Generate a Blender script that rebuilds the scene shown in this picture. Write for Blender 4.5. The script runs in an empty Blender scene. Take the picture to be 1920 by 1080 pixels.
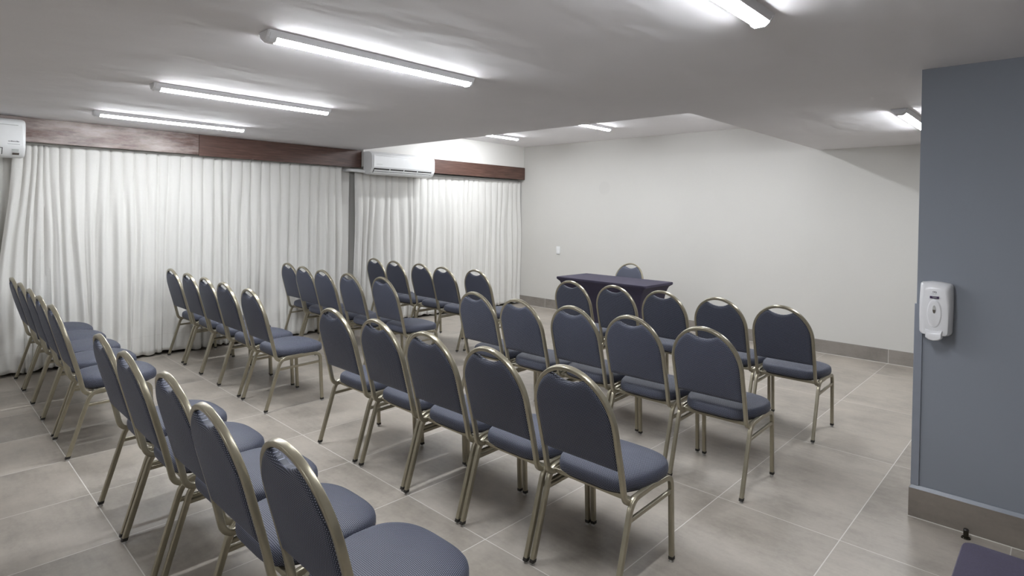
import bpy, bmesh, math, random
from mathutils import Vector, Matrix
random.seed(7)
C = bpy.context.scene.collection
S = bpy.context.scene

# ------------------------------------------------------------------ camera
F_PX, CX, CY = 1097.0, 961.4, 409.7
CAM_H, YAW, PITCH, ROLL = 1.551, math.radians(43.49), math.radians(0.608), math.radians(0.926)
cd = bpy.data.cameras.new('camera')
cam = bpy.data.objects.new('camera', cd); C.objects.link(cam)
cd.sensor_width = 36.0
cd.lens = F_PX / 1920.0 * 36.0
cd.shift_x = (960.0 - CX) / 1920.0
cd.shift_y = (CY - 540.0) / 1920.0
cd.clip_start = 0.05
fw = Vector((-math.sin(YAW) * math.cos(PITCH), math.cos(YAW) * math.cos(PITCH), -math.sin(PITCH)))
rt = Vector((math.cos(YAW), math.sin(YAW), 0))
up = rt.cross(fw)
rt2 = rt * math.cos(ROLL) + up * math.sin(ROLL)
up2 = -rt * math.sin(ROLL) + up * math.cos(ROLL)
cam.matrix_world = Matrix(((rt2.x, up2.x, -fw.x, 0), (rt2.y, up2.y, -fw.y, 0), (rt2.z, up2.z, -fw.z, CAM_H), (0, 0, 0, 1)))
S.camera = cam

# ------------------------------------------------------------------ world and exposure
w = bpy.data.worlds.new('world'); S.world = w; w.use_nodes = True
w.node_tree.nodes['Background'].inputs[0].default_value = (0.75, 0.82, 1.0, 1)
w.node_tree.nodes['Background'].inputs[1].default_value = 0.15
S.view_settings.view_transform = 'Standard'
S.view_settings.look = 'None'
S.view_settings.exposure = 1.06
S.view_settings.gamma = 1.0
S.view_settings.use_curve_mapping = False
LAMP = 62.0          # strength of the fluorescent diffusers
S.cycles.max_bounces = 10
S.cycles.diffuse_bounces = 8
S.cycles.sample_clamp_indirect = 6.0

# ------------------------------------------------------------------ materials
class NT:
    def __init__(s, name):
        s.m = bpy.data.materials.new(name); s.m.use_nodes = True
        s.t = s.m.node_tree; s.b = s.t.nodes['Principled BSDF']
    def n(s, typ, **k):
        x = s.t.nodes.new(typ)
        for a, v in k.items():
            if a.startswith('i_'):
                key = a[2:]
                x.inputs[int(key) if key.isdigit() else key.replace('_', ' ')].default_value = v
            else: setattr(x, a, v)
        return x
    def l(s, a, b): s.t.links.new(a, b)
    def math(s, op, a, b=None, clamp=False):
        x = s.t.nodes.new('ShaderNodeMath'); x.operation = op; x.use_clamp = clamp
        for i, v in enumerate((a, b)):
            if v is None: continue
            if isinstance(v, (int, float)): x.inputs[i].default_value = v
            else: s.l(v, x.inputs[i])
        return x.outputs[0]
    def mix(s, f, a, b):
        x = s.t.nodes.new('ShaderNodeMix'); x.data_type = 'RGBA'
        for i, v in ((0, f), (6, a), (7, b)):
            if isinstance(v, (int, float)): x.inputs[i].default_value = v
            elif isinstance(v, tuple): x.inputs[i].default_value = (*v, 1)
            else: s.l(v, x.inputs[i])
        return x.outputs[2]
    def ramp(s, f, stops):
        x = s.t.nodes.new('ShaderNodeValToRGB'); e = x.color_ramp.elements
        while len(e) < len(stops): e.new(0.5)
        for i, (p, c) in enumerate(stops):
            e[i].position = p; e[i].color = (*c, 1)
        s.l(f, x.inputs[0]); return x.outputs[0]
    def noise(s, vec, scale, detail=4, rough=0.55):
        x = s.t.nodes.new('ShaderNodeTexNoise')
        x.inputs['Scale'].default_value = scale; x.inputs['Detail'].default_value = detail
        x.inputs['Roughness'].default_value = rough
        s.l(vec, x.inputs['Vector']); return x.outputs['Fac']
    def obj(s): return s.t.nodes.new('ShaderNodeTexCoord').outputs['Object']
    def uv(s): return s.t.nodes.new('ShaderNodeTexCoord').outputs['UV']
    def scale(s, vec, sc):
        x = s.t.nodes.new('ShaderNodeMapping'); x.inputs['Scale'].default_value = sc
        s.l(vec, x.inputs['Vector']); return x.outputs[0]
    def sep(s, vec):
        x = s.t.nodes.new('ShaderNodeSeparateXYZ'); s.l(vec, x.inputs[0]); return x.outputs
    def bump(s, h, strength, dist=0.002):
        x = s.t.nodes.new('ShaderNodeBump'); x.inputs['Strength'].default_value = strength
        x.inputs['Distance'].default_value = dist
        s.l(h, x.inputs['Height']); s.l(x.outputs[0], s.b.inputs['Normal'])
    def set(s, **k):
        for a, v in k.items():
            key = a.replace('_', ' ')
            if isinstance(v, tuple): v = (*v, 1)
            s.b.inputs[key].default_value = v

def plain(name, col, rough=0.5, metal=0.0, var=0.04, scale=12, bump=0.0, **k):
    M = NT(name); M.set(Roughness=rough, Metallic=metal, **k)
    o = M.obj(); f = M.noise(o, scale, 3)
    lo = tuple(c * (1 - var) for c in col); hi = tuple(min(1, c * (1 + var)) for c in col)
    M.l(M.ramp(f, [(0.3, lo), (0.7, hi)]), M.b.inputs['Base Color'])
    if bump: M.bump(M.noise(o, scale * 12, 3), bump, 0.001)
    return M.m

def tile_material(name, gx, gy, ox, oy, base=(0.358, 0.322, 0.278), extra_x=None, groutc=(0.62, 0.6, 0.56), axes=(0, 1), gw=0.0022, rough=0.42):
    M = NT(name); o = M.obj(); c = M.sep(o)
    def line(v, off, g):
        a = M.math('DIVIDE', M.math('SUBTRACT', v, off), g)
        fr = M.math('SUBTRACT', a, M.math('FLOOR', a))
        d = M.math('MULTIPLY', M.math('MINIMUM', fr, M.math('SUBTRACT', 1.0, fr)), g)
        return M.math('LESS_THAN', d, gw), M.math('FLOOR', a)
    lx, ix = line(c[axes[0]], ox, gx)
    if gy: ly, iy = line(c[axes[1]], oy, gy); g = M.math('MAXIMUM', lx, ly)
    else: g, iy = lx, 0.0
    cmb = M.t.nodes.new('ShaderNodeCombineXYZ'); M.l(ix, cmb.inputs[0])
    if gy: M.l(iy, cmb.inputs[1])
    wn = M.t.nodes.new('ShaderNodeTexWhiteNoise'); M.l(cmb.outputs[0], wn.inputs['Vector'])
    add = M.t.nodes.new('ShaderNodeVectorMath'); add.operation = 'MULTIPLY_ADD'
    M.l(wn.outputs['Color'], add.inputs[0]); add.inputs[1].default_value = (9, 9, 9); M.l(o, add.inputs[2])
    n1 = M.noise(add.outputs[0], 2.2, 6, 0.62)
    n2 = M.noise(M.scale(add.outputs[0], (3.0, 14, 14)), 2.0, 5, 0.6)
    n3 = M.noise(add.outputs[0], 55, 3, 0.6)
    f = M.math('ADD', M.math('MULTIPLY', n1, 0.7), M.math('ADD', M.math('MULTIPLY', n2, 0.18), M.math('MULTIPLY', n3, 0.12)))
    col = M.ramp(f, [(0.36, tuple(b * 0.72 for b in base)), (0.5, base), (0.64, tuple(b * 1.2 for b in base))])
    tv = M.math('ADD', M.math('MULTIPLY', wn.outputs['Value'], 0.07), 0.965)
    hs = M.t.nodes.new('ShaderNodeHueSaturation'); M.l(col, hs.inputs['Color']); M.l(tv, hs.inputs['Value'])
    M.l(M.mix(g, hs.outputs[0], groutc), M.b.inputs['Base Color'])
    M.l(M.math('ADD', M.math('MULTIPLY', g, 0.35), M.math('ADD', rough - 0.1, M.math('MULTIPLY', n1, 0.2))), M.b.inputs['Roughness'])
    M.bump(M.math('ADD', M.math('MULTIPLY', n3, 0.25), M.math('MULTIPLY', g, -0.6)), 0.25, 0.002)
    return M.m

m_floor = tile_material('cement_tile', 0.603, 1.2015, -1.37, 0.724)
m_base = tile_material('cement_tile_skirting', 1.2, None, -1.363, 0, base=(0.255, 0.232, 0.208))
m_base2 = tile_material('cement_tile_skirting_dark', 1.2, None, -0.07, 0, base=(0.205, 0.18, 0.155))

def wall_mat(name, col, patch=None):
    M = NT(name); o = M.obj(); M.set(Roughness=0.85)
    f = M.noise(o, 1.3, 4); wv = M.noise(M.scale(o, (1, 1, 6)), 60, 3)
    c = M.ramp(M.math('ADD', M.math('MULTIPLY', f, 0.6), M.math('MULTIPLY', wv, 0.4)), [(0.3, tuple(x * 0.965 for x in col)), (0.7, tuple(min(1, x * 1.02) for x in col))])
    if patch:
        s = M.sep(o); dx = M.math('SUBTRACT', s[0], patch[0]); dz = M.math('SUBTRACT', s[2], patch[1])
        r = M.math('SQRT', M.math('ADD', M.math('MULTIPLY', dx, dx), M.math('MULTIPLY', dz, dz)))
        k = M.math('MULTIPLY', M.math('SUBTRACT', 1.0, M.math('SMOOTH_MIN', 1.0, M.math('DIVIDE', r, patch[2]), ), True), 1.0)
        inside = M.math('LESS_THAN', r, patch[2])
        c = M.mix(M.math('MULTIPLY', inside, 0.22), c, tuple(x * 0.85 for x in col))
    M.l(c, M.b.inputs['Base Color']); M.bump(wv, 0.12, 0.001)
    return M.m
m_wall = wall_mat('beige_wallpaper', (0.60, 0.59, 0.56), (-5.05, 1.935, 0.10))
m_wallL = wall_mat('beige_paint', (0.70, 0.69, 0.66))
m_grey = wall_mat('slate_blue_paint', (0.222, 0.241, 0.278))
m_greytrim = plain('slate_blue_gloss_paint', (0.222, 0.241, 0.282), 0.35)

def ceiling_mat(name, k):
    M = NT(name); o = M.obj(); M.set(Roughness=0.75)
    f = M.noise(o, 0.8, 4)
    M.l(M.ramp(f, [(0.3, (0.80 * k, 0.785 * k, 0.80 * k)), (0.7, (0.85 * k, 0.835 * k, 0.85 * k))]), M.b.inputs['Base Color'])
    big = M.noise(M.scale(o, (1.0, 0.45, 1)), 2.6, 3, 0.5); fine = M.noise(o, 90, 2)
    h = M.math('ADD', big, M.math('MULTIPLY', fine, 0.012))
    M.bump(h, 0.45, 0.05)
    return M.m
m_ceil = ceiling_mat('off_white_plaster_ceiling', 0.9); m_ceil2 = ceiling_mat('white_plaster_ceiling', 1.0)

def fabric(name, base, dot, pitch=0.0060, rad=0.235):
    M = NT(name); M.set(Roughness=0.6); M.b.inputs['Sheen Weight'].default_value = 0.06
    M.b.inputs['Sheen Roughness'].default_value = 0.4; M.b.inputs['Sheen Tint'].default_value = (0.75, 0.8, 1, 1)
    M.b.inputs['Specular IOR Level'].default_value = 0.5
    uv = M.scale(M.uv(), (1 / pitch, 1 / pitch, 1)); s = M.sep(uv)
    row = M.math('FLOOR', s[1])
    odd = M.math('MULTIPLY', M.math('MODULO', M.math('ABSOLUTE', row), 2.0), 0.5)
    ux = M.math('ADD', s[0], odd)
    fx = M.math('SUBTRACT', M.math('SUBTRACT', ux, M.math('FLOOR', ux)), 0.5)
    fy = M.math('SUBTRACT', M.math('SUBTRACT', s[1], row), 0.5)
    r = M.math('SQRT', M.math('ADD', M.math('MULTIPLY', fx, fx), M.math('MULTIPLY', fy, fy)))
    d = M.math('SUBTRACT', 1.0, M.math('DIVIDE', r, rad), True)
    d = M.math('MULTIPLY', M.math('MULTIPLY', d, 2.2, True), 1.0)
    wv = M.noise(M.uv(), 900, 2)
    c0 = M.ramp(wv, [(0.3, tuple(x * 0.8 for x in base)), (0.7, tuple(x * 1.25 for x in base))])
    big = M.noise(M.uv(), 5, 3)
    c0 = M.mix(M.math('MULTIPLY', big, 0.25), c0, tuple(x * 1.5 for x in base))
    M.l(M.mix(d, c0, dot), M.b.inputs['Base Color'])
    M.bump(M.math('ADD', d, M.math('MULTIPLY', wv, 0.4)), 0.35, 0.0008)
    return M.m
m_fab = fabric('navy_dotted_fabric', (0.018, 0.0215, 0.038), (0.35, 0.375, 0.48))
m_frame = plain('champagne_metal', (0.34, 0.31, 0.235), 0.29, 0.65, 0.05, 30)
m_cap = plain('black_rubber', (0.02, 0.018, 0.016), 0.55)
m_glide = plain('grey_plastic_glide', (0.35, 0.34, 0.32), 0.35)
m_under = plain('black_seat_underside', (0.02, 0.02, 0.022), 0.8)
m_white = plain('white_plastic', (0.76, 0.77, 0.77), 0.32, var=0.02)
m_whited = plain('dispenser_white_plastic', (0.74, 0.74, 0.76), 0.28, var=0.015)
m_vent = plain('dark_vent', (0.035, 0.033, 0.03), 0.6)
m_seam = plain('grey_seam', (0.42, 0.42, 0.41), 0.5)
m_ink = plain('dark_print', (0.06, 0.06, 0.07), 0.5)
m_faint = plain('faint_print', (0.5, 0.52, 0.5), 0.5)
m_purple = plain('purple_label', (0.035, 0.012, 0.06), 0.5)
m_amber = plain('smoked_window', (0.10, 0.085, 0.07), 0.15)
m_brass = plain('dark_metal_stop', (0.05, 0.045, 0.035), 0.22, 0.9)
m_housing = plain('white_lamp_housing', (0.72, 0.72, 0.74), 0.4, var=0.02)
m_rail = plain('rail_grey', (0.52, 0.52, 0.49), 0.5)
m_dark = plain('dark_brown_board', (0.045, 0.03, 0.024), 0.6)

def glow():
    M = NT('lit_diffuser'); M.set(Base_Color=(0.9, 0.9, 0.9), Roughness=0.5)
    M.b.inputs['Emission Color'].default_value = (0.93, 0.96, 1.0, 1)
    M.b.inputs['Emission Strength'].default_value = LAMP
    return M.m
m_glow = glow()

def wood(name, wear):
    M = NT(name); o = M.obj()
    g = M.noise(M.scale(o, (6, 1.1, 16)), 3.0, 7, 0.65)
    g2 = M.noise(M.scale(o, (10, 0.8, 60)), 4.0, 5, 0.6)
    w1 = M.noise(M.scale(o, (2, 1.3, 5)), 1.6, 6, 0.65)
    f = M.math('ADD', M.math('MULTIPLY', g, 0.6), M.math('MULTIPLY', g2, 0.4))
    c = M.ramp(f, [(0.32, (0.034, 0.018, 0.014)), (0.5, (0.088, 0.043, 0.032)), (0.72, (0.17, 0.098, 0.074))])
    # weathered, faded stretch towards the near end
    y = M.sep(o)[1]
    worn = M.math('MULTIPLY', M.math('SUBTRACT', 0.9, M.math('DIVIDE', M.math('ADD', y, 1.9), 30.0), True), M.math('MULTIPLY', M.math('SUBTRACT', w1, 0.38), 3.6, True), True)
    c = M.mix(M.math('MULTIPLY', worn, wear), c, (0.44, 0.38, 0.355))
    M.l(c, M.b.inputs['Base Color']); M.set(Roughness=0.42)
    M.bump(f, 0.2, 0.002)
    return M.m
m_wood = wood('varnished_red_brown_wood', 0.0); m_wood2 = wood('faded_red_brown_wood', 0.95)

def curtain_mat():
    M = NT('cream_curtain_cloth'); uv = M.uv(); M.set(Roughness=0.9)
    M.b.inputs['Sheen Weight'].default_value = 0.15
    s = M.sep(uv)
    v = M.noise(M.scale(uv, (220, 25, 1)), 3, 3); h = M.noise(M.scale(uv, (25, 220, 1)), 3, 3)
    f = M.math('MULTIPLY', M.math('ADD', v, h), 0.5)
    c = M.ramp(f, [(0.3, (0.64, 0.63, 0.60)), (0.7, (0.72, 0.712, 0.685))])
    seam = M.math('LESS_THAN', M.math('ABSOLUTE', M.math('SUBTRACT', s[1], 0.215)), 0.003)
    c = M.mix(M.math('MULTIPLY', seam, 0.35), c, (0.55, 0.53, 0.5))
    M.l(c, M.b.inputs['Base Color'])
    M.bump(M.math('ADD', f, M.math('MULTIPLY', M.noise(M.scale(uv, (1, 2, 1)), 9, 4), 2.5)), 0.35, 0.004)
    return M.m
m_curt = curtain_mat()

def spandex():
    M = NT('dark_purple_stretch_cloth'); o = M.obj(); M.set(Roughness=0.85)
    M.b.inputs['Sheen Weight'].default_value = 0.05
    f = M.noise(o, 260, 3); g = M.noise(o, 6, 3)
    M.l(M.ramp(M.math('ADD', M.math('MULTIPLY', f, 0.6), M.math('MULTIPLY', g, 0.4)), [(0.3, (0.020, 0.016, 0.034)), (0.7, (0.038, 0.031, 0.062))]), M.b.inputs['Base Color'])
    M.bump(f, 0.2, 0.0008)
    return M.m
m_span = spandex()

# ------------------------------------------------------------------ mesh helpers
class MB:
    def __init__(s): s.v = []; s.f = []; s.uv = None
    def add(s, vs, fs):
        b = len(s.v); s.v += [tuple(p) for p in vs]; s.f += [tuple(i + b for i in f) for f in fs]
    def box(s, x0, x1, y0, y1, z0, z1):
        s.add([(x, y, z) for x in (x0, x1) for y in (y0, y1) for z in (z0, z1)],
              [(0, 1, 3, 2), (4, 6, 7, 5), (0, 4, 5, 1), (2, 3, 7, 6), (0, 2, 6, 4), (1, 5, 7, 3)])
    def loft(s, rings, closed=True, caps=True):
        n = len(rings[0]); b = len(s.v)
        for r in rings: s.v += [tuple(p) for p in r]
        for i in range(len(rings) - 1):
            for j in range(n if closed else n - 1):
                k = (j + 1) % n
                s.f.append((b + i * n + j, b + i * n + k, b + (i + 1) * n + k, b + (i + 1) * n + j))
        if caps and closed:
            s.f.append(tuple(b + j for j in range(n))[::-1])
            s.f.append(tuple(b + (len(rings) - 1) * n + j for j in range(n)))
    def sweep(s, path, prof, n0, caps=True):
        P = [Vector(p) for p in path]; N = Vector(n0); rings = []
        for i, p in enumerate(P):
            t = (P[min(i + 1, len(P) - 1)] - P[max(i - 1, 0)]).normalized()
            N = (N - t * N.dot(t)).normalized(); B = t.cross(N)
            rings.append([p + N * a + B * b for a, b in prof])
        s.loft(rings, True, caps)
    def cyl(s, c, r, h, axis=2, n=20, r2=None):
        rings = []
        for k, rr in ((0, r), (1, r if r2 is None else r2)):
            ring = []
            for i in range(n):
                a = 2 * math.pi * i / n; q = [rr * math.cos(a), rr * math.sin(a)]
                p = [0, 0, 0]; o = [i_ for i_ in range(3) if i_ != axis]
                p[o[0]] = q[0]; p[o[1]] = q[1]; p[axis] = h * k
                ring.append(Vector(p) + Vector(c))
            rings.append(ring)
        s.loft(rings)
    def build(s, name, mat, parent=None, smooth=True, angle=40, bevel=0.0, seg=2, loc=None):
        me = bpy.data.meshes.new(name); me.from_pydata(s.v, [], s.f)
        bm = bmesh.new(); bm.from_mesh(me)
        bmesh.ops.recalc_face_normals(bm, faces=bm.faces)
        if bevel:
            es = [e for e in bm.edges if len(e.link_faces) == 2 and e.calc_face_angle(0) > math.radians(30)]
            bmesh.ops.bevel(bm, geom=es, offset=bevel, segments=seg, affect='EDGES', profile=0.5, clamp_overlap=True)
        bm.to_mesh(me); bm.free()
        if s.uv is not None and not bevel:
            ul = me.uv_layers.new(name='UVMap')
            for lp in me.loops: ul.data[lp.index].uv = s.uv[lp.vertex_index]
        if smooth: me.shade_smooth(); me.set_sharp_from_angle(angle=math.radians(angle))
        me.materials.append(mat)
        o = bpy.data.objects.new(name, me); C.objects.link(o)
        if parent is not None: o.parent = parent
        if loc is not None: o.location = loc
        return o

def rrect(a, b, r, n=3):
    out = []
    for cx, cy, t0 in ((a - r, b - r, 0), (-(a - r), b - r, 90), (-(a - r), -(b - r), 180), (a - r, -(b - r), 270)):
        for i in range(n + 1):
            t = math.radians(t0 + 90 * i / n); out.append((cx + r * math.cos(t), cy + r * math.sin(t)))
    return out
def fillet(pts, radii, n=6):
    P = [Vector(p) for p in pts]; out = [P[0]]
    for i in range(1, len(P) - 1):
        r = radii[i - 1]; a = (P[i - 1] - P[i]).normalized(); b = (P[i + 1] - P[i]).normalized()
        for k in range(n + 1):
            t = k / n
            out.append((P[i] + a * r) * (1 - t) ** 2 + P[i] * 2 * t * (1 - t) + (P[i] + b * r) * t * t)
    out.append(P[-1]); return out
def tag(o, label=None, cat=None, group=None, kind=None):
    for k, v in (('label', label), ('category', cat), ('group', group), ('kind', kind)):
        if v: o[k] = v
    return o
def thing(name, label, cat, loc=(0, 0, 0), rz=0, group=None):
    o = bpy.data.objects.new(name, None); C.objects.link(o); o.location = loc; o.rotation_euler = (0, 0, rz)
    o.empty_display_size = 0.1
    return tag(o, label, cat, group)
def struct(name, mb, mat, **k): return tag(mb.build(name, mat, **k), kind='structure')

# ------------------------------------------------------------------ room shell
XV = -6.69        # wall face above the pelmets
YB = 7.31         # back wall
ZL, ZC = 2.325, 2.655
XREC, YREC = -2.094, 4.134
XR, YR = 2.6, -3.9
b = MB(); b.box(-7.4, XR + .1, YR - .1, YB + .1, -0.1, 0); struct('floor', b, m_floor, smooth=False)
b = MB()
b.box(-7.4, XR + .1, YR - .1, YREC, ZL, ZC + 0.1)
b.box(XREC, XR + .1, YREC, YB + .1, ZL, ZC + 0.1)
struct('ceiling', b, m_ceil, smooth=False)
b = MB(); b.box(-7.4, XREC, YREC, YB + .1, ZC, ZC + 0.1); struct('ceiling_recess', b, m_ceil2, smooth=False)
b = MB(); b.box(-7.4, XR + .1, YB, YB + 0.1, 0, ZC); struct('wall_back', b, m_wall, smooth=False)
b = MB(); b.box(XR, XR + .1, YR, YB, 0, ZL); struct('wall_right', b, m_wallL, smooth=False)
b = MB(); b.box(-7.4, XR, YR - .1, YR, 0, ZL); struct('wall_rear', b, m_wallL, smooth=False)
b = MB()
b.box(-7.4, -7.2, YR, YB, 0, ZC)                       # outer face behind the curtains
b.box(-7.2, XV, 4.20, YB, 2.12, ZC)                    # header above the second pelmet
b.box(-7.2, -6.90, 3.80, 4.120, 0, ZL); b.box(-7.2, -6.975, 4.120, 4.45, 0, 2.12)                 # pier between the two curtains
struct('wall_left', b, m_wallL, smooth=False)
b = MB(); b.box(-0.563, XR, 3.664, 3.86, 0, ZL); struct('wall_partition', b, m_grey, smooth=False)
# corner guard and skirting of the slate-blue wall
b = MB(); b.box(-0.571, -0.535, 3.656, 3.664, 0.165, 1.11); b.box(-0.571, -0.563, 3.664, 3.866, 0.165, 1.11)
struct('trim_1', b, m_greytrim, bevel=0.0015, seg=1)
b = MB(); b.box(-0.577, XR, 3.646, 3.664, 0, 0.150); b.box(-0.577, -0.563, 3.664, 3.87, 0, 0.150)
struct('baseboard_partition', b, m_base2, smooth=False)
b = MB()
b.add([(-0.575, 3.648, 0.150), (XR, 3.648, 0.150), (XR, 3.664, 0.150), (-0.575, 3.664, 0.150),
       (-0.567, 3.660, 0.166), (XR, 3.660, 0.166), (XR, 3.664, 0.166), (-0.567, 3.664, 0.166)],
      [(0, 1, 2, 3), (4, 5, 6, 7), (0, 1, 5, 4), (3, 2, 6, 7), (0, 3, 7, 4), (1, 2, 6, 5)])
struct('trim_2', b, m_greytrim, smooth=False)
m_groutm = plain('white_grout', (0.66, 0.64, 0.60), 0.8)
b = MB(); b.box(-0.578, XR, 3.6435, 3.646, 0.0, 0.0035); b.box(-7.2, XR, YB - 0.0175, YB - 0.015, 0.0, 0.004); struct('trim_3', b, m_groutm, smooth=False)
b = MB(); b.box(-7.2, XR, YB - 0.015, YB, 0, 0.150); struct('baseboard_back', b, m_base, smooth=False)
b = MB(); b.box(-7.2, -6.97, YR, 3.80, 0, 0.09); b.box(-7.2, -6.97, 4.125, YB - .016, 0, 0.09)
struct('baseboard_left', b, m_dark, smooth=False)

# ------------------------------------------------------------------ pelmets, rails, curtains
def pelmet(y0, y1, z0, z1, label, x=-6.712, gap=False):
    t = thing('curtain_pelmet', label, 'pelmet', (x, (y0 + y1) / 2, z0), group='wooden curtain pelmets')
    c = (y0 + y1) / 2; h = z1 - z0
    b = MB(); b.box(-0.022, 0, y0 - c, y1 - c, 0, h)
    o = b.build('front_board', m_wood2 if y0 < 0 else m_wood, t, bevel=0.002, seg=1)
    return t
pelmet(-3.2, 2.212, 2.108, ZL - 0.001, 'reddish brown wooden pelmet board with faded patches, starting behind the left air conditioner')
pelmet(2.214, 4.184, 2.100, ZL - 0.001, 'plain dark brown pelmet board ending at the middle air conditioner')
pelmet(4.20, YB - 0.001, 2.100, 2.303, 'reddish brown pelmet board running from middle air conditioner to back wall', x=-6.690 + 0.022 + 0.001)

def rail(y0, y1, label, z):
    t = thing('curtain_rail', label, 'curtain rail', (-6.80, (y0 + y1) / 2, z), group='curtain rails under the pelmets')
    c = (y0 + y1) / 2
    b = MB(); b.box(-0.085, -0.01, y0 - c, y1 - c, 0.0, 0.030); b.build('track', m_rail, t, smooth=False)
    return t
rail(-3.1, 3.97, 'pale grey curtain rail under the long left pelmet', 2.098)
rail(4.19, 7.29, 'pale grey curtain rail under the right-hand pelmet by the back wall', 2.064)

def sstep(a, b_, x):
    t = max(0.0, min(1.0, (x - a) / (b_ - a))); return t * t * (3 - 2 * t)
def make_curtain(y0, y1, xa, xb, folds, seed, label, shift=None, zt=2.098, zb=0.03, depth=0.046, dstep=0.0065):
    rnd = random.Random(seed); amp = [0.75 + 0.5 * rnd.random() for _ in range(len(folds) + 2)]
    ny = int((y1 - y0) / dstep); zs = [zt - (zt - zb) * (k / 46.0) for k in range(47)]
    p = [rnd.uniform(0, 6.28) for _ in range(8)]
    mb = MB(); mb.uv = []
    # fold index per y
    def ufun(y):
        for i in range(len(folds) - 1):
            if y <= folds[i + 1]: return i + (y - folds[i]) / (folds[i + 1] - folds[i])
        return len(folds) - 1.0
    for z in zs:
        h = (zt - z) / (zt - zb); lo = sstep(0.02, 0.45, h)
        arc = 0
        for j in range(ny + 1):
            y = y0 + (y1 - y0) * j / ny; u = ufun(y); i = int(min(u, len(folds) - 1)); f = u - i
            a = amp[i] * (1 - f) + amp[i + 1] * f
            top = 1 - abs(2 * f - 1) ** 3.2
            low = 0.5 - 0.5 * math.cos(2 * math.pi * (f + 0.10 * math.sin(3 * h + p[0] + u)))
            low = low ** (0.8 + 0.3 * math.sin(u * 1.3 + p[1]))
            sec = 0.13 * math.sin(2 * math.pi * (u * 1.93 + 0.3 * math.sin(2.2 * h + p[2] + u))) * lo
            big = 0.35 * math.sin(u * 1.05 + p[3] + 0.8 * h) * lo
            calm = 1.0 - 0.42 * lo * (0.5 + 0.5 * math.sin(0.55 * u + p[4]))
            d = depth * (0.62 * a * top * (1 - lo) + (1.05 * a * low * calm + sec + big * 0.8) * lo)
            x = xa + (xb - xa) * (y - y0) / (y1 - y0) + d
            yy = y + lo * 0.022 * math.sin(u * 0.9 + p[5] + 1.2 * h) + 0.02 * h * math.sin(u * 2.1 + p[6])
            if shift: yy += shift(y, h)
            x += 0.012 * math.sin(5.5 * h + u * 0.7 + p[7]) * lo
            if z < 0.2: x += 0.003
            zz = z
            if h == 1.0: zz = z + 0.010 * math.sin(u * 1.7 + p[1]) + 0.006 * math.sin(u * 5 + p[2])
            mb.v.append((x, yy, zz)); mb.uv.append((y * 1.6, z))
    n = ny + 1
    for k in range(len(zs) - 1):
        for j in range(ny):
            q = k * n + j; mb.f.append((q, q + 1, q + n + 1, q + n))
    o = mb.build('curtain', m_curt, angle=75)
    # make the object's origin its middle and give the cloth a real thickness
    md = o.modifiers.new('thickness', 'SOLIDIFY'); md.thickness = 0.0025; md.offset = 0
    tag(o, label, 'curtain', 'floor-length cream curtains')
    return o
def spaced(a, b_, avg, seed, jit=0.2):
    r = random.Random(seed); out = [a]
    while out[-1] < b_: out.append(out[-1] + avg * (1 + r.uniform(-jit, jit)))
    return out
tops = [0.70, 0.795, 0.849, 0.894, 0.933, 0.972, 1.047, 1.131, 1.251, 1.358, 1.45, 1.557, 1.654, 1.762, 1.864, 1.968, 2.085, 2.195, 2.302, 2.417, 2.502, 2.605, 2.722, 2.812, 2.935]
tops += spaced(3.04, 3.95, 0.112, 5)
def sh1(y, h):
    g = math.exp(-((y - 0.70) / 0.22) ** 2); g2 = math.exp(-((y - 1.12) / 0.16) ** 2)
    return -0.085 * g * sstep(0.0, 0.75, h) + 0.09 * g2 * sstep(0.15, 0.9, h)
make_curtain(0.71, 3.95, -6.865, -6.835, tops, 3, 'long cream curtain with vertical folds between the two air conditioners', sh1)
make_curtain(4.165, 7.295, -6.845, -6.775, spaced(4.165, 7.3, 0.122, 9, 0.3), 11, 'cream pleated curtain beneath the middle air conditioner, reaching the back wall', zt=2.062)
make_curtain(-3.0, 0.74, -6.935, -6.935, spaced(-3.0, 0.8, 0.12, 15), 21, 'cream curtain hanging under the left air conditioner at picture edge', depth=0.05, dstep=0.012, zt=2.085)

# ------------------------------------------------------------------ ceiling lights
def lamp(x, y0, z, label, ln=1.21, proto=[None]):
    t = thing('ceiling_light', label, 'ceiling light', (x, y0 + ln / 2, z), group='linear fluorescent ceiling lights')
    if proto[0] is None:
        L = ln / 2
        b = MB()
        pr = [(-0.052, 0), (-0.050, -0.006), (-0.037, -0.026), (0.037, -0.026), (0.050, -0.006), (0.052, 0)]
        b.loft([[(px, yy, pz) for px, pz in pr] for yy in (-L + 0.004, L - 0.004)])
        h = b.build('housing', m_housing, t, smooth=False)
        b = MB(); pr = [(0.030 * math.cos(a), -0.0255 - 0.018 * math.sin(a)) for a in [math.pi * k / 12 for k in range(13)]]
        b.loft([[(px, yy, pz) for px, pz in pr] for yy in (-L + 0.045, L - 0.018)])
        d = b.build('diffuser', m_glow, t, angle=60)
        ends = []
        for sgn, l0 in ((-1, 0.045), (1, 0.018)):
            b = MB(); pr2 = [(-0.051, -0.001), (-0.047, -0.014), (-0.034, -0.034), (-0.02, -0.045), (0.02, -0.045), (0.034, -0.034), (0.047, -0.014), (0.051, -0.001)]
            ya, yb = sgn * (L - l0), sgn * L
            b.loft([[(px, ya, pz) for px, pz in pr2], [(px, (ya * .3 + yb * .7), pz) for px, pz in pr2], [(px * .9, yb, pz * .8) for px, pz in pr2]])
            ends.append(b.build('end_cap', m_housing, t, smooth=False))
        proto[0] = [h, d] + ends
    else:
        for o in proto[0]:
            c = o.copy(); C.objects.link(c); c.parent = t
    return t
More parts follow.
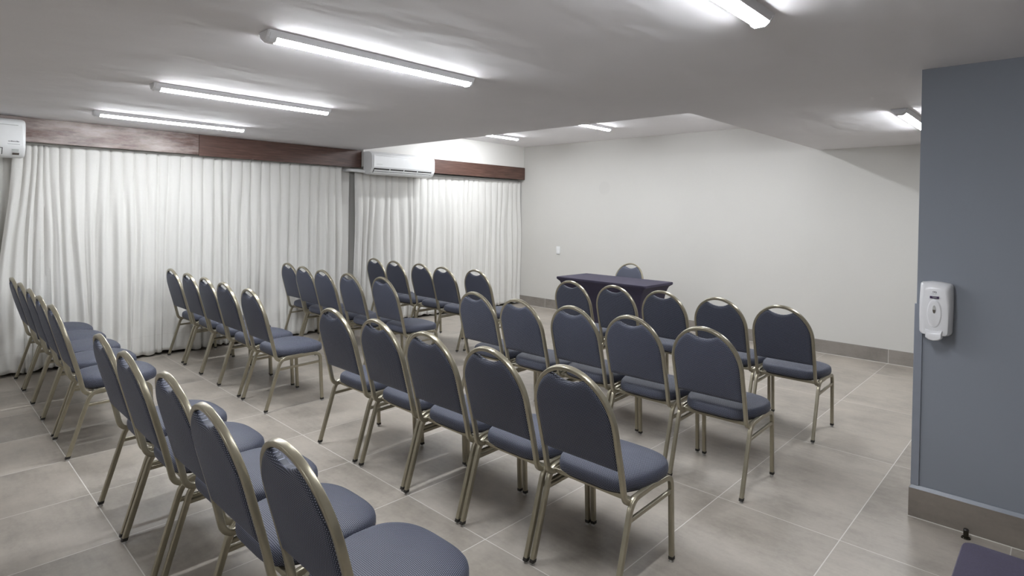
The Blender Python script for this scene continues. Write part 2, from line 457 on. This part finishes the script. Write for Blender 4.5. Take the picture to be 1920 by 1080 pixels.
for x, l in ((-5.776, 'lit ceiling light nearest the curtains, in the front row of three'), (-4.184, 'lit ceiling light in the middle of the row of three'),
             (-2.56, 'largest lit ceiling light, crossing the top of the picture'), (-0.877, 'lit ceiling light cut off by the top edge of the picture')):
    lamp(x, 1.10, ZL - 0.0005, l)
lamp(-0.877, 4.855, ZL - 0.0005, 'lit ceiling light half hidden behind the slate-blue wall')
lamp(-4.293, 5.09, ZC - 0.0005, 'lit ceiling light in the raised ceiling, the one farther from the curtains')
lamp(-5.91, 5.10, ZC - 0.0005, 'lit ceiling light in the raised ceiling, the one nearer the curtains')
lamp(-2.67, 5.10, ZC - 0.0005, 'lit ceiling light in the raised ceiling hidden behind its dropped edge')

for x, l in ((-4.184, 'above the left block'), (-0.877, 'towards the slate-blue wall')):  # unseen pair of lamps, added to brighten the room
    lamp(x, -2.65, ZL - 0.0005, 'added unseen ceiling light behind the camera, ' + l)

# ------------------------------------------------------------------ air conditioners
def aircon(y0, y1, x_back, zt, zb, label, kind):
    L = (y1 - y0) / 2
    t = thing('air_conditioner', label, 'air conditioner', (x_back, (y0 + y1) / 2, zb), group='wall air conditioners above the curtains')
    H = zt - zb
    pr = [(0, 0.012), (0.0, H - 0.0), (0.10, H), (0.16, H - 0.012), (0.192, H - 0.035), (0.203, H - 0.07), (0.205, 0.094), (0.203, 0.082), (0.158, 0.018), (0.12, 0.003), (0.05, 0.0)]
    b = MB(); rings = []
    for yy, s in ((-L, 0.955), (-L + 0.010, 0.985), (-L + 0.022, 1.0), (L - 0.022, 1.0), (L - 0.010, 0.985), (L, 0.955)):
        rings.append([(px * s if px > 0.1 else px, yy, H / 2 + (pz - H / 2) * s) for px, pz in pr])
    b.loft(rings); b.build('body', m_white, t, angle=50)
    # raised front panel
    def P(pz):  # front face x at height
        for (xa, za), (xb, zb_) in zip(pr, pr[1:]):
            if za >= pz >= zb_ and xa > 0.15: return xa + (xb - xa) * (za - pz) / (za - zb_ + 1e-9)
        return 0.205
    b = MB(); z0, z1 = 0.095, H - 0.02
    n = 8; rows = [z0 + (z1 - z0) * k / n for k in range(n + 1)]
    ring_out = []
    for yy, o in ((-L + 0.018, 0.0), (-L + 0.022, 0.006), (L - 0.022, 0.006), (L - 0.018, 0.0)):
        ring_out.append([(P(z) + o, yy, z) for z in rows] + [(P(z) - 0.004, yy, z) for z in reversed(rows)])
    b.loft(ring_out); fp = b.build('front_panel', m_white, t, angle=50)
    # recessed finger groove near the top of the panel
    b = MB(); zg = H - 0.062
    b.box(P(zg) + 0.0035, P(zg) + 0.0075, -L + 0.05, L - 0.05, zg - 0.0022, zg + 0.0022)
    b.build('groove', m_seam, fp, smooth=False)
    # outlet slot, louvres
    b = MB()
    def Q(tt): # point on lower front slope
        return (0.203 + (0.158 - 0.203) * tt, 0.082 + (0.018 - 0.082) * tt)
    e0 = -L + 0.03; e1 = L - (0.15 if kind == 0 else 0.06)
    def slab(b, t0, t1, off, ya, yb, th=0.004):
        (xa, za), (xb, zb_) = Q(t0), Q(t1); nx, nz = 0.82, -0.575
        vs = []
        for yy in (ya, yb):
            for (qx, qz) in ((xa, za), (xb, zb_)):
                for o in (off, off + th): vs.append((qx + nx * o, yy, qz + nz * o))
        b.add(vs, [(0, 1, 3, 2), (4, 6, 7, 5), (0, 4, 5, 1), (2, 3, 7, 6), (0, 2, 6, 4), (1, 5, 7, 3)])
    slab(b, 0.08, 0.92, -0.001, e0, e1, 0.004)
    b.build('outlet', m_vent, t, smooth=False)
    if kind == 0:
        b = MB(); slab(b, 0.14, 0.88, 0.002, e0 + 0.006, e1 - 0.006, 0.006); b.build('louvre', m_white, t, bevel=0.001, seg=1)
    else:
        b = MB(); slab(b, 0.30, 0.58, 0.005, e0 + 0.006, e1 - 0.006, 0.005); b.build('louvre', m_white, t, bevel=0.001, seg=1)
        b = MB(); slab(b, 0.68, 0.93, 0.005, e0 + 0.006, e1 - 0.006, 0.005); b.build('louvre', m_white, t, bevel=0.001, seg=1)
        b = MB()
        for k in range(3):
            yy = e0 + (e1 - e0) * (0.25 + 0.24 * k); slab(b, 0.06, 0.6, 0.004, yy, yy + 0.012, 0.007)
        b.build('louvre_bracket', m_white, t, smooth=False)
    # small print
    b = MB(); r = random.Random(4)
    if kind == 0:
        yy = L - 0.115
        while yy < L - 0.045:
            wd = r.uniform(0.003, 0.006); zc = 0.128
            b.box(0.2085, 0.2122, yy, yy + wd, zc, zc + r.uniform(0.007, 0.011)); yy += wd + 0.0028
        b.box(0.2085, 0.2122, L - 0.12, L - 0.04, 0.108, 0.1105)
        b.build('printed_marking', m_ink, fp, smooth=False)
        b = MB(); slab(b, 0.66, 0.90, 0.0005, L - 0.085, L - 0.04, 0.004); b.build('indicator_window', m_amber, t, smooth=False)
        b = MB()
        for k in range(3): slab(b, 0.2 + 0.13 * k, 0.23 + 0.13 * k, 0.0005, L - 0.09, L - 0.045, 0.004)
        b.build('indicator_print', m_faint, t, smooth=False)
    else:
        yy = -L + 0.06
        while yy < -L + 0.15:
            wd = r.uniform(0.004, 0.007); b.box(0.2085, 0.2122, yy, yy + wd, 0.125, 0.125 + r.uniform(0.005, 0.008)); yy += wd + 0.003
        b.build('printed_marking', m_faint, fp, smooth=False)
    return t
aircon(-0.26, 0.765, -6.711, 2.285, 1.952, 'white wall air conditioner cut off by the left edge of the picture', 0)
aircon(4.188, 5.21, -6.6655, 2.315, 2.015, 'white wall air conditioner in the middle, between the two stretches of pelmet', 1)
b = MB()
pth = fillet([(-6.899, 4.045, 2.066), (-6.76, 4.045, 2.066), (-6.70, 4.10, 2.06), (-6.62, 4.1875, 2.052)], [0.03, 0.03])
b.sweep(pth, [(0.021 * math.cos(a), 0.021 * math.sin(a)) for a in [2 * math.pi * k / 14 for k in range(14)]], (0, 0, 1))
tag(b.build('air_conditioner_pipe', m_white), 'short white insulated pipe entering the left side of middle air conditioner', 'pipe')

# ------------------------------------------------------------------ light switch
t = thing('light_switch', 'small white switch plate low on the beige back wall', 'light switch', (-5.916, YB, 0.955))
b = MB(); b.box(-0.037, 0.037, -0.009, 0, -0.06, 0.06); b.build('plate', m_white, t, bevel=0.002)
b = MB(); b.box(-0.012, 0.012, -0.013, -0.008, -0.022, 0.022); b.build('rocker', m_white, t, bevel=0.001, seg=1)

# ------------------------------------------------------------------ soap dispenser
t = thing('soap_dispenser', 'white plastic soap dispenser with oval window on the slate-blue wall', 'soap dispenser', (-0.476, 3.664, 0.955))
def dring(y, wt, wb, z0, z1, r, top):
    out = []
    for i in range(33):
        a = i / 32.0; x = -1 + 2 * a
        out.append((x, 1))
    return out
b = MB(); rings = []
def outline(hw0, hw1, z0, z1, r, y, n=5):
    # rounded quad, wider at the middle; returns closed ring in plane y
    pts = []
    for (cx, cz, t0) in ((hw0 - r, z0 + r, 270), (hw1 - r, z1 - r, 0), (-(hw1 - r), z1 - r, 90), (-(hw0 - r), z0 + r, 180)):
        for i in range(n + 1):
            a = math.radians(t0 + 90 * i / n); pts.append((cx + r * math.cos(a), y, cz + r * math.sin(a)))
        if t0 == 270: pts += [(max(hw0, hw1) + 0.002, y, z0 + (z1 - z0) * 0.35), (max(hw0, hw1) + 0.002, y, z0 + (z1 - z0) * 0.65)]
        if t0 == 0: pts += [(0.02, y, z1 + 0.005), (-0.02, y, z1 + 0.005)]
        if t0 == 90: pts += [(-max(hw0, hw1) - 0.002, y, z0 + (z1 - z0) * 0.65), (-max(hw0, hw1) - 0.002, y, z0 + (z1 - z0) * 0.35)]
    return pts
for y, a0, a1, z0, z1, r in ((0, 0.066, 0.066, 0.018, 0.272, 0.012), (-0.03, 0.067, 0.067, 0.015, 0.276, 0.014), (-0.055, 0.065, 0.064, 0.014, 0.274, 0.016),
                             (-0.078, 0.060, 0.057, 0.014, 0.262, 0.018), (-0.088, 0.055, 0.050, 0.016, 0.250, 0.018), (-0.091, 0.048, 0.043, 0.022, 0.240, 0.016)):
    rings.append(outline(a0, a1, z0, z1, r, y))
b.loft(rings); body = b.build('body', m_whited, t, angle=35)
# raised oval shield on the cover
def oval(cx, cz, rx, rz, y, n=40): return [(cx + rx * math.cos(2 * math.pi * k / n), y, cz + rz * math.sin(2 * math.pi * k / n)) for k in range(n)]
b = MB(); b.loft([oval(0, 0.125, 0.031, 0.072, -0.089), oval(0, 0.125, 0.030, 0.070, -0.093), oval(0, 0.125, 0.026, 0.064, -0.0955)])
b.build('shield', m_whited, t, angle=30)
b = MB(); b.loft([oval(0, 0.145, 0.0070, 0.021, -0.094), oval(0, 0.145, 0.0065, 0.020, -0.0975)])
b.build('level_window', m_seam, t, angle=30)
low = lambda k, y: [(0.0058 * k * math.cos(a), y, 0.1435 + 0.0175 * k * math.sin(a)) for a in [math.pi + math.pi * i / 20 for i in range(21)]]
b = MB(); b.loft([low(1.0, -0.096), low(0.97, -0.0985)])
b.build('liquid_level', m_amber, t, angle=30)
b = MB(); rings = []
for y, hw, z0, z1 in ((-0.060, 0.034, -0.006, 0.045), (-0.092, 0.035, -0.008, 0.043), (-0.102, 0.033, -0.008, 0.036), (-0.106, 0.030, -0.004, 0.028)):
    ring = [(hw, y, z1), (0.4 * hw, y, z1 - 0.005), (-0.4 * hw, y, z1 - 0.006), (-hw, y, z1), (-hw * 0.98, y, z0 + 0.010), (-0.6 * hw, y, z0 + 0.001), (0, y, z0 - 0.003), (0.6 * hw, y, z0 + 0.001), (hw * 0.98, y, z0 + 0.010)]
    rings.append(ring)
b.loft(rings); b.build('push_lever', m_whited, t, angle=30)
# label with the two-ring emblem, two lines of print and the purple strip
def ringmesh(b, cx, cz, r0, r1, y, a0=0, a1=360, n=20):
    rr = []
    for k in range(n + 1):
        a = math.radians(a0 + (a1 - a0) * k / n)
        rr.append([(cx + r * math.cos(a), yy, cz + r * math.sin(a)) for r, yy in ((r0, y), (r1, y), (r1, y - 0.001), (r0, y - 0.001))])
    b.loft(rr, True, True)
b = MB(); ringmesh(b, -0.004, 0.2315, 0.0026, 0.0042, -0.0905); ringmesh(b, 0.0035, 0.2315, 0.0026, 0.0042, -0.0905)
b.box(0.004, 0.0085, -0.0915, -0.0905, 0.2265, 0.229); b.build('printed_emblem', m_ink, t, smooth=False)
b = MB()
for z, xs in ((0.2215, [(-0.012, -0.008), (-0.006, -0.001), (0.001, 0.006), (0.007, 0.010)]), (0.2165, [(-0.008, -0.003), (-0.001, 0.004), (0.005, 0.007)])):
    for x0, x1 in xs: b.box(x0, x1, -0.0915, -0.0905, z, z + 0.0022)
b.build('printed_text', m_faint, t, smooth=False)
b = MB(); b.box(-0.0185, 0.0185, -0.0962, -0.0900, 0.199, 0.2105); s = b.build('label_strip', m_purple, t, smooth=False)
b = MB()
for z, x0 in ((0.2062, -0.009), (0.2020, -0.006)):
    xx = x0
    while xx < 0.009: b.box(xx, xx + 0.0022, -0.0968, -0.0962, z, z + 0.0016); xx += 0.0032
b.build('strip_text', m_faint, s, smooth=False)

# ------------------------------------------------------------------ door stop
t = thing('door_stop', 'small dark metal door stop on the tiles by the slate-blue wall', 'door stop', (-0.331, 3.592, 0))
b = MB(); b.cyl((0, 0, 0), 0.020, 0.006, n=28, r2=0.017); b.build('flange', m_brass, t)
b = MB(); b.cyl((0, 0, 0.006), 0.0110, 0.034, n=24); b.build('post', m_brass, t)
b = MB(); b.cyl((0, 0, 0.040), 0.012, 0.005, n=24, r2=0.009); b.build('rubber_cap', m_cap, t)

# ------------------------------------------------------------------ cloth-covered tables
def table(cx, cy, lx, ly, h, label, bump=False):
    t = thing('covered_table', label, 'table', (cx, cy, 0), group='tables in stretch covers')
    hx, hy = lx / 2, ly / 2
    per = []
    def corner(px, py, t0, r=0.02, n=5):
        return [(px + r * math.cos(math.radians(t0 + 90 * i / n)) - (r if px > 0 else -r), py + r * math.sin(math.radians(t0 + 90 * i / n)) - (r if py > 0 else -r)) for i in range(n + 1)]
    cs = [corner(hx, hy, 0), corner(-hx, hy, 90), corner(-hx, -hy, 180), corner(hx, -hy, 270)]
    for i in range(4):
        per += cs[i]; a = cs[i][-1]; c = cs[(i + 1) % 4][0]
        for k in range(1, 14): per.append((a[0] + (c[0] - a[0]) * k / 14, a[1] + (c[1] - a[1]) * k / 14))
    rings = []
    rings.append([(x * 0.5, y * 0.5, h + 0.001) for x, y in per])
    rings.append([(x * 0.93, y * 0.93, h) for x, y in per])
    rings.append([(x * 0.995, y * 0.99, h - 0.001) for x, y in per])
    rings.append([(x, y, h - 0.008) for x, y in per]); rings.append([(x, y, h - 0.026) for x, y in per])
    for k in range(1, 25):
        tt = k / 24.0; ring = []
        for x, y in per:
            cxn, cyn = abs(x) / hx, abs(y) / hy; edge = min(cxn, cyn)      # 1 at corners, 0 mid side
            zb = 0.012 + 0.16 * (1 - edge ** 2.5) * (1 if edge < 0.999 else 0) * (1 - abs(edge)) ** 0.5
            z = h - 0.026 - (h - 0.026 - zb) * tt
            dz = (h - z)
            ins = 0.10 * (1 - math.exp(-dz / 0.11)); insy = 0.05 * (1 - math.exp(-dz / 0.11))
            sag = 0.02 * math.sin(math.pi * min(1, tt)) * (1 - edge ** 2)
            fx = (hx - ins) / hx; fy = (hy - insy) / hy
            if cyn > cxn: ring.append((x * fx, y * fy - math.copysign(sag, y) * 0.6, z))
            else: ring.append((x * fx - math.copysign(sag, x) * 0.6, y * fy, z))
        rings.append(ring)
    b = MB(); b.loft(rings[:], True, False)
    n = len(per); b.f.append(tuple(range(n)))
    if bump:
        v = b.v
        for i, (x, y, z) in enumerate(v):
            if abs(z - h) < 0.03:
                d = math.hypot(x + hx - 0.05, y - hy + 0.01); v[i] = (x, y + (0.006 * math.exp(-(d / 0.02) ** 2)), z + 0.004 * math.exp(-(d / 0.02) ** 2))
    if not bump:   # this cover is open at the back, where the chair stands
        b.f = [f for f in b.f if not (len(f) == 4 and all(b.v[i][1] > hy - 0.085 and abs(b.v[i][0]) < hx - 0.13 for i in f) and min(b.v[i][2] for i in f) < h - 0.03)]
    o = b.build('stretch_cover', m_span, t, angle=35)
    md = o.modifiers.new('thickness', 'SOLIDIFY'); md.thickness = 0.002; md.offset = -1
    b = MB(); b.box(-hx + 0.006, hx - 0.006, -hy + 0.006, hy - 0.006, h - 0.024, h - 0.003); b.build('tabletop', m_under, t, smooth=False)
    for sx in (-1, 1):
        for sy in (-1, 1):
            b = MB(); b.cyl((sx * (hx - 0.13), sy * (hy - 0.08), 0), 0.014, h - 0.03, n=14); b.build('leg', m_frame, t)
    return t
table(-4.005, 6.015, 1.27, 0.64, 0.757, 'dark purple cloth-covered table standing before the beige back wall')
table(0.475, 1.525, 1.30, 0.61, 0.755, 'dark purple cloth-covered table cut off by the bottom right corner', True)

# ------------------------------------------------------------------ chairs
ZT = 0.920; HW = 0.200; ZS = 0.700
def lean(z): return 0.035 - (z - 0.575) * 0.27
PROF = rrect(0.0095, 0.0125, 0.0048)
LEGP = rrect(0.0102, 0.0115, 0.0035)
def make_chair():
    t = thing('banquet_chair', 'x', 'chair')
    # continuous bent tube: seat rail - upright - arch - upright - seat rail
    half = fillet([(HW, 0.40, 0.398), (HW, 0.15, 0.386), (HW, 0.082, 0.376), (HW, 0.050, 0.52), (HW, lean(ZS), ZS)], [0.03, 0.05, 0.06], 7)
    arch = []
    for k in range(1, 32):
        a = math.pi * k / 32; z = ZS + (ZT - ZS) * math.sin(a); arch.append(Vector((HW * math.cos(a), lean(z), z)))
    path = half + arch + [Vector((-p.x, p.y, p.z)) for p in reversed(half)]
    b = MB(); b.sweep(path, PROF, (1, 0, 0)); b.build('back_frame', m_frame, t, angle=50)
    # backrest pad
    b = MB(); b.uv = []; nx, nz = 30, 34; z0 = 0.523; ai = HW - 0.0075
    cols = []
    for side in (1, -1):
        for i in range(nx + 1):
            s = -1 + 2 * i / nx; s = math.copysign(1 - (1 - abs(s)) ** 1.25, s); x = s * ai * 0.9995
            za = ZS + (ZT - 0.0085 - ZS) * math.sqrt(max(0, 1 - (x / ai) ** 2))
            zn = 0.862 + 3.6 * x * x - (0.0)
            zt_ = min(za, zn) if abs(x) < 0.10 else za
            for j in range(nz + 1):
                q = j / nz; q = 0.5 - 0.5 * math.cos(math.pi * q)
                z = z0 + (zt_ - z0) * q
                d = min(ai - abs(x), z - z0, (zt_ - z) * (0.8 if abs(x) > 0.1 else 1.0)); d = max(0, d)
                e = math.sqrt(max(0, 1 - (1 - min(1, d / 0.022)) ** 2))
                th = 0.0035 + 0.0135 * e
                bul = 0.015 * (1 - s * s) * math.sin(math.pi * min(1, max(0, (z - z0) / 0.37)))
                if side == 1: y = lean(z) - th - bul * 0.9
                else: y = lean(z) + th + bul * 0.7
                b.v.append((x, y, z)); b.uv.append((x + 1, z + (0.0)))
    N = nz + 1; M_ = (nx + 1) * N
    for sd in range(2):
        for i in range(nx):
            for j in range(nz):
                q = sd * M_ + i * N + j; b.f.append((q, q + 1, q + N + 1, q + N))
    rim = [i * N for i in range(nx + 1)] + [nx * N + j for j in range(1, nz + 1)] + [i * N + nz for i in range(nx - 1, -1, -1)] + [j for j in range(nz - 1, 0, -1)]
    for k in range(len(rim)):
        a, c = rim[k], rim[(k + 1) % len(rim)]; b.f.append((a, c, c + M_, a + M_))
    b.build('backrest', m_fab, t, angle=60)
    # seat cushion
    def outl(n=72):
        pts = []
        for k in range(n):
            a = 2 * math.pi * k / n; ca, sa = math.cos(a), math.sin(a); e = 0.42 if sa < 0 else 0.62
            px = math.copysign(abs(ca) ** e, ca); py = math.copysign(abs(sa) ** e, sa)
            y = 0.295 + py * 0.212
            hw = 0.184 + 0.040 * sstep(0.08, 0.30, y) - 0.014 * sstep(0.38, 0.51, y)
            pts.append((px * hw, y))
        return pts
    O = outl(); cx, cy = 0.0, 0.30
    lev = [(0.0, 0.484, 0), (0.3, 0.483, 0), (0.6, 0.479, 0), (0.8, 0.473, 0), (0.9, 0.467, 0), (0.955, 0.461, .002), (0.985, 0.453, .010), (1.0, 0.440, .023), (1.002, 0.424, .039), (0.99, 0.411, .052), (0.955, 0.405, .066)]
    b = MB(); b.uv = []; n = len(O)
    for s, z, ex in lev:
        for x, y in O:
            dx, dy = x - cx, y - cy; r = math.hypot(dx, dy)
            drop = 0.010 * ((max(0, (y - 0.36) / 0.15)) ** 2) * (1 if s > 0 else 0)
            b.v.append((cx + dx * s, cy + dy * s, z - drop * s)); b.uv.append((2 + cx + dx * s + dx / r * ex, cy + dy * s + dy / r * ex))
    for i in range(len(lev) - 1):
        for j in range(n):
            k = (j + 1) % n; b.f.append((i * n + j, i * n + k, (i + 1) * n + k, (i + 1) * n + j))
    b.f.append(tuple((len(lev) - 1) * n + j for j in range(n)))
    b.f.append(tuple(range(n)))
    b.build('seat', m_fab, t, angle=60)
    b = MB(); b.loft([[(cx + (x - cx) * s, cy + (y - cy) * s, z) for x, y in O] for s, z in ((0.93, 0.4045), (0.90, 0.394))]); b.build('seat_pan', m_under, t)
    # legs: each side is an inverted U cut at the middle of its top rail
    for sx in (1, -1):
        X = 0.2125 * sx
        rear = fillet([(X, 0.0, 0.022), (X, 0.112, 0.395), (X, 0.27, 0.402)], [0.055], 8)
        front = fillet([(X, 0.455, 0.022), (X, 0.435, 0.394), (X, 0.27, 0.402)], [0.05], 8)
        for pth, fy in ((rear, 0.0), (front, 0.455)):
            b = MB(); b.sweep(pth, LEGP, (1, 0, 0)); leg = b.build('leg', m_frame, t, angle=50)
            b = MB(); pr = rrect(0.0112, 0.0128, 0.004)
            ly = 0.3 if fy == 0 else -0.054
            b.loft([[(X + a, fy + c + (z - 0.022) * ly, z) for a, c in pr] for z in (0.0115, 0.025)]); b.build('foot_cap', m_cap, leg)
            b = MB(); b.cyl((X, fy - 0.002, 0), 0.0105, 0.0125, n=16, r2=0.007); b.build('glide', m_glide, leg)
        b = MB(); b.sweep([(X, 0.088, 0.315), (X, 0.438, 0.325)], rrect(0.0075, 0.0085, 0.003), (1, 0, 0)); b.build('stretcher', m_frame, t)
    # cross bars carrying the seat
    for yy, zz in ((0.13, 0.385), (0.40, 0.387)):
        b = MB(); b.sweep([(-0.205, yy, zz), (0.205, yy, zz)], rrect(0.008, 0.010, 0.003), (0, 1, 0)); b.build('cross_bar', m_frame, t)
    return t
chair0 = make_chair()
def dup(root):
    r = root.copy(); C.objects.link(r)
    for ch in root.children:
        c = ch.copy(); C.objects.link(c); c.parent = r
        for g in ch.children:
            d = g.copy(); C.objects.link(d); d.parent = c
    return r
rows = [
 ('nearest', 'curtain', [-6.50, -6.02, -5.56, -5.09, -4.59], [.735, .735, .735, .73, .725]),
 ('nearest', 'pillar', [-3.385, -2.91, -2.44, -1.965, -1.508], [.735, .73, .755, .73, .77]),
 ('second', 'curtain', [-6.54, -6.02, -5.56, -5.10, -4.58], [1.96, 1.95, 1.945, 1.935, 1.93]),
 ('second', 'pillar', [-3.35, -2.855, -2.385, -1.925, -1.470], [1.94, 1.94, 1.93, 1.93, 1.94]),
 ('third', 'curtain', [-6.49, -6.01, -5.555, -5.10, -4.63], [3.15, 3.09, 3.07, 3.10, 3.17]),
 ('third', 'pillar', [-3.33, -2.86, -2.41, -1.94, -1.465], [3.14, 3.13, 3.18, 3.16, 3.155]),
 ('farthest', 'curtain', [-6.50, -6.02, -5.54, -5.065, -4.61], [4.31, 4.28, 4.31, 4.26, 4.34]),
 ('farthest', 'pillar', [-3.315, -2.86, -2.40, -1.92, -1.452], [4.33, 4.36, 4.37, 4.36, 4.33]),
]
pos = ['leftmost', 'second from left', 'middle', 'fourth from left', 'rightmost']
rowname = {'nearest': 'row nearest the camera', 'second': 'second row from the camera', 'third': 'third row from the camera', 'farthest': 'row farthest from the camera'}
rr = random.Random(12); first = True
for rn, blk, xs, ys in rows:
    for i, (x, y) in enumerate(zip(xs, ys)):
        o = chair0 if first else dup(chair0); first = False
        o.location = (x, y, 0); o.rotation_euler = (0, 0, math.radians(rr.uniform(-0.35, 0.35)))
        o['label'] = '%s chair of five in the %s, %s block' % (pos[i], rowname[rn], 'left-hand' if blk == 'curtain' else 'right-hand')
        o['category'] = 'chair'
        o['group'] = 'navy banquet chairs in the %s block' % ('left-hand' if blk == 'curtain' else 'right-hand')
o = dup(chair0); o.location = (-4.025, 6.39, 0); o.rotation_euler = (0, 0, math.pi)
o['label'] = 'navy banquet chair standing behind the purple covered table, facing the rows'; o['category'] = 'chair'
if 'group' in o: del o['group']
